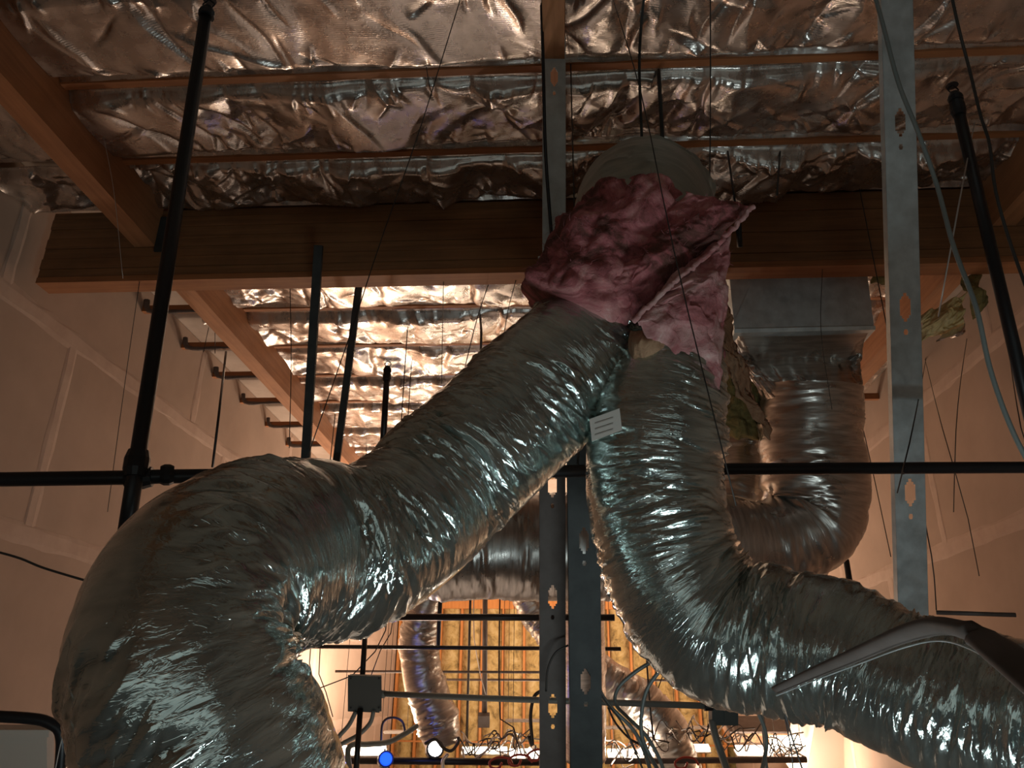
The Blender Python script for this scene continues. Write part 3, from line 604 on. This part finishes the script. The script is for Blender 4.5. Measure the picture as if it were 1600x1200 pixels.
H = [P(-60, 750, 2.24), P(215, 746, 2.26), P(300, 744, 2.30), P(840, 737, 2.60), P(1140, 733, 2.72), P(1660, 730, 2.80)]
hp, _ = catmull(H, 60)
pipe('sprinkler_pipe', hp, .0215, BLACK, 'long horizontal black pipe crossing the whole photo behind the ducts', extra=[('tee_fitting', P(196, 747, 2.255), P(238, 745, 2.27), .036), ('coupling', P(250, 742, 2.27), P(272, 742, 2.285), .032), ('coupling', P(1408, 732, 2.76), P(1412, 732, 2.76), .022)], group='sprinkler pipes')
p_t = P(1494, 158, 3.36); p_b = PY(1625, 715, p_t[1])
tt = pipe('sprinkler_pipe', [p_t, p_b], .0235, BLACK, 'thick black riser pipe at the right edge in front of the beam', extra=[('coupling', p_t, p_t+(p_b-p_t)*.05, .031)], group='sprinkler pipes')
sprinkler(tt, 1494, 158, 3.36, .024)
p_t = P(605, 582, 5.2)
tt = pipe('sprinkler_pipe', [p_t, P(598, 700, 5.0)], .021, BLACK, 'slender black riser in front of the bright foil beyond the beam', extra=[('coupling', p_t, P(604, 597, 5.18), .029)], group='sprinkler pipes')
sprinkler(tt, 605, 582, 5.2, .022)
pipe('sprinkler_pipe', [P(575, 964, 5.3), P(960, 965, 5.3)], .023, BLACK, 'horizontal black pipe below the trunk duct, behind the steel posts', group='sprinkler pipes')
pipe('sprinkler_pipe', [P(450, 1010, 7), P(970, 1014, 7)], .018, BLACK, 'thinner dark horizontal pipe just above the junction box', group='sprinkler pipes')
pipe('hanging_rail', [P(524, 1049, 8.5), P(980, 1051, 8.5)], .014, BSTEEL, 'thin dark rail behind the junction box, upper of two', 'rail', 'thin rails')
pipe('hanging_rail', [P(690, 1062, 9.5), P(1100, 1063, 9.5)], .014, BSTEEL, 'thin dark rail behind the junction box, lower of two', 'rail', 'thin rails')
pipe('drop_pipe', [P(572, 966, 5.28), P(566, 1062, 4.95)], .018, BLACK, 'short black vertical pipe above the junction box')
pipe('drop_pipe', [P(563, 1108, 4.85), P(556, 1210, 4.6)], .018, BLACK, 'dark vertical pipe below the junction box')
def over(p): return np.array([p[0], p[1], ZJ])
pipe('drop_pipe', [over(P(688, 935, 7.2)), P(688, 935, 7.2), P(684, 1015, 7.1)], .021, BLACK, 'dark vertical pipe right of the small bright hanging duct')
pipe('drop_pipe', [over(P(735, 935, 9)), P(735, 935, 9), P(729, 1165, 8.6)], .015, BLACK, 'dark vertical rod before the yellow back wall, left one')
pipe('drop_pipe', [over(P(758, 935, 9)), P(758, 935, 9), P(757, 1122, 8.7)], .03, BSTEEL, 'brown vertical pipe before the yellow back wall, carrying a small box')
MB().obox(P(756, 1125, 8.65), RT*.065, UP*.065, FW*.05).build('outlet_box', BSTEEL, label='small brown outlet box hanging before the yellow back wall', cat='box')
pipe('drop_pipe', [P(1322, 875, 5.2), P(1330, 925, 5.1)], .02, BLACK, 'short black pipe end below the foil trunk elbow')
# lower left pipe corner and white panel
lp, _ = catmull([P(-60, 1117, 2.2), P(40, 1122, 2.2), P(78, 1130, 2.2), P(96, 1152, 2.2), P(92, 1230, 2.2)], 30)
pipe('black_pipe_bend', lp, .016, BLACK, 'black pipe bending down at the lower left corner')
t = thing('light_panel', 'pale flat panel in the bottom left corner behind the black pipe', 'panel', P(20, 1190, 2.6))
MB().obox(P(5, 1190, 2.6), RT*.16, UP*.105, FW*.02).build('panel', WHITE, t)
MB().obox(P(5, 1142, 2.57), RT*.165, UP*.012, FW*.02).build('panel_edge', WHITE, t)

# ------------------------------------------------------------------ conduit and junction boxes
t = thing('junction_box', 'square dark grey junction box hanging left of the steel posts', 'box', P(570, 1108, 4.85))
MB().obox(P(570, 1083, 4.9), RT*.100-UP*.004, UP*.104, FW*.04).build('box_body', JBOX, t)
MB().obox(P(570, 1083, 4.855), RT*.106-UP*.004, UP*.110, FW*.004).build('cover', JBOX, t)
for dx in (-22, 22):
    for dy in (-23, 23): MB().tube([P(570+dx, 1083+dy, 4.851), P(570+dx, 1083+dy, 4.84)], .006, 8).build('screw', DSTEEL, t)
MB().tube([P(594, 1084, 4.88), P(602, 1085, 4.88)], .024, 12).build('connector', FLEXC, t)
pipe('conduit', [P(597, 1084, 4.88), P(760, 1091, 4.7), P(1108, 1103, 4.4)], .018, FLEXC, 'straight grey conduit from the junction box to the box on the right')
t = thing('junction_box', 'small dark teal junction box below the right duct', 'box', P(1130, 1128, 4.4))
MB().obox(P(1130, 1112, 4.42), RT*.075, UP*.062, FW*.04).build('box_body', JBOX, t)
MB().obox(P(1141, 1111, 4.38), RT*.035, UP*.06, FW*.006).build('cover', JBOX, t)
MB().tube([P(1100, 1103, 4.4), P(1113, 1103, 4.4)], .027, 12).build('connector', BLACK, t)
def cable(pix, r, mat, label, name='cable', cat='cable', group='loose cables', n=8, k=6):
    C = [P(*p) for p in pix]; pts, L = catmull(C, max(8, len(C)*k)) if len(C) > 2 else (np.array(C), 0)
    return pipe(name, pts, r, mat, label, cat, group, n)
fc = lambda pix, r, lb: cable(pix, r, FLEXC, lb, 'flexible_conduit', 'conduit', 'flexible conduits')
fc([(556,1112,4.85),(545,1133,4.85),(530,1150,4.85),(518,1168,4.85)], .014, 'short grey flexible conduit leaving the left of the junction box')
fc([(584,1110,4.85),(578,1130,4.85),(560,1148,4.85),(535,1162,4.85),(515,1175,4.85)], .014, 'grey flexible conduit curling from the right of the junction box')
fc([(652,1134,5.6),(630,1148,5.5),(605,1160,5.4),(575,1163,5.3),(545,1168,5.2),(548,1215,5.1)], .019, 'thick dark conduit sweeping behind the junction box to the bottom edge')
fc([(1112,1125,4.4),(1118,1150,4.35),(1128,1180,4.3),(1140,1215,4.2)], .021, 'thick flexible conduit dropping from the box below the right duct')
fc([(1018,1034,3.2),(990,1052,3.2),(966,1075,3.2),(962,1100,3.2),(985,1125,3.15),(1010,1150,3.1),(1030,1185,3.05),(1040,1215,3.0)], .008, 'dark looping flexible conduit right of the dark steel post, outer loop')
fc([(1032,1046,3.1),(1012,1075,3.1),(1003,1110,3.1),(1003,1150,3.1),(1015,1180,3.1),(1035,1215,3.0)], .0085, 'dark looping flexible conduit right of the dark steel post, inner loop')
fc([(930,1065,3.1),(950,1100,3.1),(985,1135,3.1),(1003,1165,3.1),(1020,1215,3.0)], .008, 'dark conduit rising from the post foot to the loops')
fc([(1165,1090,3.2),(1182,1110,3.2),(1195,1140,3.2),(1197,1170,3.2),(1188,1215,3.1)], .0085, 'dark flexible conduit curving right of the teal box')
fc([(1190,1090,3.6),(1192,1130,3.6),(1196,1180,3.6),(1200,1215,3.6)], .007, 'thin straight conduit right of the teal box')
cable([(890,1005,3.0),(920,1050,3.0),(945,1095,2.98),(975,1135,2.95),(1010,1215,2.9)], .004, WIRE, 'thin dark cable descending across the dark steel post')
cable([(888,1008,3.0),(868,1020,3.0),(856,1045,3.0),(853,1080,3.0)], .004, WIRE, 'thin dark cable arching in front of the two posts')
cable([(850,1078,5.0),(835,1088,5.0),(829,1120,5.0),(832,1165,5.0),(826,1150,5.0)], .012, WIRE, 'dark cable loop hanging left of the two posts')
cable([(950,1105,5),(962,1130,5),(985,1155,5),(1010,1168,5)], .007, WIRE, 'dark cable sagging right of the dark post foot')
cable([(-20,858,2.6),(30,872,2.6),(70,888,2.6),(150,912,2.6)], .004, WIRE, 'thin black cable sagging at the left edge below the horizontal pipe')
cable([(595,1160,6.5),(598,1130,6.5),(612,1121,6.5),(628,1127,6.5),(632,1145,6.5),(622,1155,6.5)], .010, WIRE, 'black cable coil above the blue stage light')
cable([(664,1162,6.2),(680,1155,6.2),(692,1168,6.2),(705,1173,6.2),(716,1160,6.2),(716,1152,6.2)], .013, WIRE, 'black cable hooked below the small hanging duct')
cable([(700,1178,6),(692,1190,6),(694,1212,6)], .014, PALEW, 'pale cable end at the bottom below the small hanging duct')
cable([(1190,1030,1.95),(1212,1060,1.9),(1225,1110,1.9),(1240,1160,1.9),(1258,1215,1.9)], .0022, BLACK, 'thin black cord hanging from the right duct bend')
cable([(1197,1050,1.95),(1216,1080,1.92),(1228,1130,1.92),(1236,1170,1.92),(1240,1215,1.92)], .0016, BLACK, 'second thin cord beside the black cord at the right duct bend')
# big dark cables at the right
cable([(1360,-30,2.4),(1380,40,2.35),(1404,130,2.3),(1434,205,2.25),(1464,290,2.2),(1490,385,2.1),(1525,480,2.0),(1548,580,1.95),(1585,680,1.9),(1640,780,1.85)], .0065, FLEXC, 'long grey cable crossing the upper right from the steel strut to the right edge')
cable([(1484,-20,2.6),(1497,40,2.6),(1515,110,2.6),(1532,180,2.55),(1546,225,2.5),(1556,300,2.45),(1582,390,2.4),(1630,520,2.3)], .0052, WIRE, 'dark cable dropping past the right sprinkler head')
pts, _ = catmull([P(1212,1078,1.72), P(1270,1052,1.62), P(1340,1022,1.5), P(1410,992,1.38), P(1465,978,1.3), P(1515,988,1.22), P(1560,1016,1.15), P(1640,1080,1.05)], 60)
rr = np.linspace(.011, .030, 60)
t = thing('duct_strap', 'dark curved padded strap lying across the front of the right duct', 'strap', pts[0])
T_, N_, B_ = frames(pts); mm = MB(); V = []
for i in range(60):
    w = np.cross(T_[i], FW); w /= np.linalg.norm(w)
    w = w if w@UP > 0 else -w; nn = np.cross(w, T_[i]); nn /= np.linalg.norm(nn)
    for an in range(12):
        th_ = an*math.pi/6; V.append(pts[i]+w*math.cos(th_)*rr[i]+nn*math.sin(th_)*rr[i]*.55)
mesh('strap_body', V, [tuple(f) for f in grid_faces(60, 12, True)]+[tuple(range(12))[::-1], tuple(range(708, 720))], BSTEEL, t, smooth=True)
mesh('strap_edge', *(lambda V,F,_:(V,F))(*tube_vf([p-UP*(r_*1.0)-FW*.004 for p, r_ in zip(pts, rr)], .0016, 6)), GALV, t, smooth=True, label='thin pale metal edge')

# ------------------------------------------------------------------ hanger wires and rods
wires = [
 ([(160,205,4.0),(178,300,4.0),(192,435,3.95)], .0018, PALEW, 'fine pale wire in front of the left rafter'),
 ([(218,440,4.6),(195,600,4.6),(168,800,4.5)], .0022, WIRE, 'fine dark wire down the left wall, left of the thick riser'),
 ([(722,-10,3.2),(655,205,3.1),(592,385,3.0),(548,520,3.0),(481,712,2.9)], .0022, WIRE, 'long slanting wire from the top edge across the beam to the fat duct bend'),
 ([(655,-10,3.6),(667,110,3.6),(675,150,3.6)], .002, WIRE, 'short fine wire on the foil near the top, left of centre'),
 ([(353,550,5.6),(344,630,5.5),(332,730,5.4)], .010, BLACK, 'black hanger rod between the left wall stubs and the fat duct bend'),
 ([(326,512,5.8),(318,550,5.8)], .003, WIRE, 'short wire tail at the second purlin stub'),
 ([(336,520,5.8),(336,552,5.8)], .003, WIRE, 'short straight wire tail beside the second purlin stub'),
 ([(453,430,5.2),(455,560,5.2),(452,700,5.2)], .003, WIRE, 'straight dark wire before the bright foil, left of the slim hangers'),
 ([(693,440,5),(691,540,5),(690,600,5)], .0024, WIRE, 'fine wire before the bright foil, right of the far sprinkler head'),
 ([(750,492,5),(752,520,5),(751,552,5)], .009, BSTEEL, 'short dark rod on the bright foil above the sloping duct'),
 ([(768,430,4.6),(745,500,4.6),(725,580,4.6)], .0028, WIRE, 'slanting wire between the bright foil and the sloping duct'),
 ([(806,438,4.6),(795,480,4.6),(788,520,4.6)], .0024, WIRE, 'fine wire close to the pink wrap, above the sloping duct'),
 ([(1007,-15,3.2),(999,90,3.2),(1003,220,3.2)], .006, DSTEEL, 'dark rod at the top above the duct elbow, left of two'),
 ([(1029,110,3.4),(1033,180,3.4),(1036,240,3.4)], .009, DSTEEL, 'dark flat rod just above the duct elbow, right of two'),
 ([(955,-10,2.5),(1000,140,2.4),(1045,355,2.2),(1078,500,2.12),(1108,620,2.0),(1150,790,1.9)], .0018, WIRE, 'long thin wire crossing the pink wrap and the right duct'),
 ([(1110,-10,3.3),(1110,150,3.3),(1109,290,3.3)], .003, WIRE, 'vertical dark wire right of the duct elbow'),
 ([(1137,237,3.7),(1146,300,3.7),(1154,352,3.7)], .006, BLACK, 'black hanger rod in front of the beam, right of the pink tip'),
 ([(1154,350,3.7),(1156,386,3.7)], .014, BLACK, 'small black rod coupling on the beam right of the pink tip'),
 ([(1219,235,3.6),(1214,305,3.6)], .005, WIRE, 'short dark wire on the foil above the beam, right of the pink tip'),
 ([(1523,190,2.9),(1500,310,2.85),(1466,495,2.8)], .0028, PALEW, 'bright pale wire between the steel strut and the right black riser'),
 ([(1447,560,2.7),(1428,660,2.65),(1402,770,2.6)], .0022, WIRE, 'fine dark wire slanting over the lower part of the steel strut'),
 ([(1445,560,4),(1470,660,4),(1510,800,3.9),(1530,900,3.9)], .0024, WIRE, 'fine wire hanging before the right wall, nearest the strut'),
 ([(1512,520,4),(1496,640,4),(1490,800,4)], .0024, WIRE, 'fine wire hanging before the right wall, under the grey cable'),
 ([(1572,520,3),(1590,640,3),(1605,700,3)], .0024, WIRE, 'fine wire at the right edge beside the black riser'),
 ([(1338,625,5),(1360,720,5),(1392,870,4.8)], .003, WIRE, 'fine wire dropping from the right purlin stub'),
 ([(1385,515,4.6),(1390,560,4.6),(1396,600,4.6)], .007, BLACK, 'short black rod beside the right rafter, left of the strut'),
 ([(1285,420,4.3),(1283,520,4.3),(1300,640,4.3)], .002, WIRE, 'fine wire in front of the sheet metal box'),
 ([(1452,850,3.6),(1458,900,3.6),(1463,953,3.6)], .003, WIRE, 'wire holding the dark bar above the right duct'),
 ([(104,1128,2.1),(93,1170,2.1),(84,1215,2.1)], .0018, PALEW, 'fine pale wire in front of the lower left pipe bend'),
 ([(130,1160,2.0),(124,1215,2.0)], .0018, PALEW, 'fine pale wire right of the lower left pipe bend'),
 ([(606,950,5.2),(590,1010,5.2),(560,1050,5.2),(500,1075,5.2)], .004, WIRE, 'curved thin wire left above the junction box'),
 ([(618,940,6),(600,1000,6),(580,1055,6)], .004, WIRE, 'slanting thin wire touching the junction box top'),
 ([(485,1015,7),(492,1075,7),(512,1150,7)], .005, WIRE, 'fine wire before the bright wall left of the junction box, left one'),
 ([(500,1015,7),(508,1075,7),(520,1120,7)], .005, WIRE, 'fine wire before the bright wall left of the junction box, right one'),
 ([(740,960,8),(748,1040,8),(760,1090,8)], .005, PALEW, 'fine pale wire before the yellow back wall'),
 ([(780,1090,7),(800,1130,7),(815,1180,7)], .007, WIRE, 'dark wire curving below the conduit, left of the posts'),
 ([(1015,1100,5),(1035,1150,5),(1045,1160,5)], .006, WIRE, 'thin wire below the conduit, right of the loops'),
 ([(1040,1010,8),(1025,1075,8),(1030,1160,8)], .006, WIRE, 'thin wire before the yellow back wall, right of the loops'),
 ([(905,660,2.9),(903,730,2.9)], .003, WIRE, 'short wire between the two near ducts'),
 ([(846,0,3.1),(849,110,3.1),(853,250,3.15),(866,420,3.2)], .007, BLACK, 'black rod leaning against the galvanised centre stud'),
]
for pix, r, m, lb in wires:
    C = [P(*p) for p in pix]; x_, y_, _d = pix[0]
    if y_ < 320 or 430 < y_ < 620: C[0] = PZ(x_, y_, ZJ-.004 if y_ > 460 or y_ < 320 else 3.866)
    if (y_ > 840 and x_ > 400) or x_ in (453, 905): C.insert(0, over(C[0]))
    pts = catmull(C, 14)[0] if len(C) > 2 else np.array(C)
    pipe('hanger_wire', pts, r, m, lb, 'wire', 'hanger wires and rods', 6)
pipe('trapeze_bar', [P(1463,957,3.6), P(1587,961,3.5)], .010, BSTEEL, 'short dark horizontal bar above the right duct at the right edge', 'bar')

# printed sticker between the two ducts
st = decal('duct_label', [(921,655),(968,638),(972,672),(925,690)], 2.085, PAPER, label='faded printed sticker on the upper left of the right duct', cat='label')
for i in range(3):
    y0 = 656+i*9; decal('print_line', [(930,y0+5),(958,y0-4),(958,y0-2),(930,y0+7)], 2.083, INK, st)

# ------------------------------------------------------------------ bright far end
def fixture(x0, x1, y, d, h, label):
    t = thing('strip_light', label, 'light', P((x0+x1)/2, y, d), 'lit strip lights at the far end'); c = P((x0+x1)/2, y, d); w = (x1-x0)/2*d/FOC
    MB().obox(c-UP*h*1.2, RT*w*1.03, UP*h*.35, FW*.08).build('housing', WHITE, t)
    MB().obox(c, RT*w, UP*h, FW*.05).build('diffuser', LAMPW, t)
    for s in (-.8, .8):
        b = c+RT*w*s+UP*h; MB().tube([b, np.array([b[0], b[1], ZJ])], .003, 6).build('suspension_wire', WIRE, t)
fixture(524, 602, 1172, 7.6, .022, 'lit strip light at lower left of the far end, below the junction box')
fixture(722, 792, 1172, 8.2, .012, 'lit strip light right of the small hanging duct')
fixture(796, 850, 1178, 7.9, .030, 'lit strip light touching the left steel post at the bottom')
fixture(950, 1040, 1176, 8.0, .016, 'lit strip light right of the dark steel post')
fixture(1052, 1108, 1168, 8.4, .016, 'lit strip light left of the thick flexible conduit')
fixture(1150, 1205, 1172, 8.2, .030, 'lit strip light right of the thick flexible conduit')
fixture(1205, 1255, 1160, 8.6, .055, 'largest lit strip light beside the lower edge of the right duct')
t = thing('soffit', 'brown painted soffit box along the far right wall', 'soffit', P(1205, 1140, 9.5))
MB().obox(P(1205, 1141, 9.5), RT*.55, UP*.06, FW*.2).build('soffit_face', TAN, t)
MB().obox(P(1205, 1132, 9.46), RT*.57, UP*.012, FW*.22).build('soffit_cap', BSTEEL, t)
t = thing('pale_column', 'pale slanted duct housing at the bottom below the right duct', 'column', P(1310, 1200, 8.5))
V = [P(1275,1120,8.5),P(1330,1155,8.5),P(1325,1230,8.5),P(1255,1230,8.5)]; V += [v+FW*.6 for v in V]
mesh('housing', V, [(3,2,1,0),(4,5,6,7),(0,1,5,4),(1,2,6,5),(2,3,7,6),(3,0,4,7)], WHITE, t)
V = [P(1331,1140,8.6),P(1390,1160,8.6),P(1390,1240,8.6),P(1328,1240,8.6)]; V += [v+FW*.5 for v in V]
mesh('side_panel', V, [(3,2,1,0),(4,5,6,7),(0,1,5,4),(1,2,6,5),(2,3,7,6),(3,0,4,7)], WHITE, t)
pipe('lighting_bar', [P(515,1188,6.9), P(850,1191,6.9)], .030, BLACK, 'black stage lighting bar along the bottom edge left of the posts', 'bar')
pipe('lighting_bar', [P(945,1189,7.4), P(1260,1187,7.4)], .028, BSTEEL, 'brown lighting bar along the bottom edge right of the posts', 'bar')
def spot(x, y, d, r, lens, label):
    b = P(x, y, d); t = thing('stage_light', label, 'light', b); dr = P(x+6, y-5, d-.2)-b; dr /= np.linalg.norm(dr)
    MB().tube([b-dr*r*-1.0, b+dr*r*.2, b-dr*r*2.2, b-dr*r*2.8][::-1] if False else [b-dr*r*2.8, b-dr*r*2.2, b-dr*r*.1, b], [r*.6, r*1.05, r*1.15, r*1.15], 16).build('can', BLACK, t)
    MB().tube([b+dr*.001, b+dr*.012], [r*.9, r*.75], 16).build('lens', lens, t)
    MB().tube([b-dr*r*1.2+UP*r*1.2, b-dr*r*1.2+UP*r*1.6], .008, 6).build('yoke', BLACK, t)
spot(603, 1186, 6.7, .060, LAMPB, 'small stage light with a glowing blue lens')
spot(680, 1170, 6.9, .070, LAMPS, 'stage light with a glaring white lens below the small hanging duct')
point('blue_stage_glow', P(618, 1172, 6.5), 1.2, (.1,.2,1.0), .06)
point('far_strip_glow', P(985, 1168, 7.6), 22, WARM, .05)
point('far_strip_glow_left', P(560, 1160, 7.9), 14, WARM, .05)
point('blue_stage_glow_b', P(640, 1120, 6.4), .7, (.1,.15,1.0), .04)
for (x0, x1, y, d, lb) in ((790, 850, 1126, 8.8, 'left of the posts'), (948, 1110, 1137, 9.0, 'behind the looping conduits'), (600, 640, 1144, 8.6, 'behind the black cable coil')):
    t = thing('cable_ladder', 'pale thin cable ladder at the far end, '+lb, 'ladder', P(x0, y, d)); 
    for xx in (x0+4, x1-4):
        b = P(xx, y, d); MB().tube([b, np.array([b[0], b[1], ZJ])], .003, 6).build('suspension_wire', WIRE, t)
    for k in range(2): MB().obox((P(x0, y, d)+P(x1, y, d))/2+np.array([0, k*.22, 0]), RT*((x1-x0)/2*d/FOC), UP*.016, FW*.008).build('rail', WHITE, t)
    for k in range(int((x1-x0)/9)+1): MB().obox(P(x0+9*k, y, d)+np.array([0, .11, 0]), RT*.008, UP*.008, np.array([0, .11, 0])).build('rung', WHITE, t)
rs = random.Random(4)
tangle = [((720,1175),(1, .45), PALEW), ((760,1168),(1, .5), PALEW), ((790,1180),(1, .4), WIRE), ((950,1185),(1, .4), WIRE), ((1010,1160),(1, .4), PALEW), ((1060,1150),(1, .4), WIRE), ((1120,1165),(1, .4), WIRE), ((1200,1175),(1, .4), WIRE)]
spots = ['right of the small hanging duct', 'under the small brown outlet box', 'just left of the posts', 'just right of the dark post', 'under the looping conduits', 'left of the teal junction box', 'right of the teal junction box', 'near the largest strip light']
for i, ((x, y), _, m) in enumerate(tangle):
    for k in range(6):
        d = 7.0+rs.random()*1.2; pix = [(x+j*rs.uniform(9, 14)+rs.uniform(-5, 5), y+rs.uniform(-26, 14)-8*(k//3), d+rs.uniform(-.2, .2)) for j in range(6)]
        cable(pix, (.007, .009, .006)[k % 3], (WIRE, PALEW, BSTEEL)[k % 3], '%s %s wire in the tangle %s' % (('lower', 'upper')[k//3], ('black', 'thick pale', 'brown')[k % 3], spots[i]), 'loose_wire', 'wire', 'tangled wires at the far end', 6, 5)
for i, (x, y) in enumerate(((800, 1188), (830, 1180), (770, 1192), (1060, 1192))):
    pix = [(x+14*math.cos(a*1.1)+a*3, y+9*math.sin(a*1.1), 6.6+a*.02) for a in range(7)]
    cable(pix, .010, REDC, 'red cable loop at the bottom edge, %s' % ('second from the posts', 'touching the left post', 'leftmost one', 'right of the dark post')[i], 'cable', 'cable', 'red cable loops')
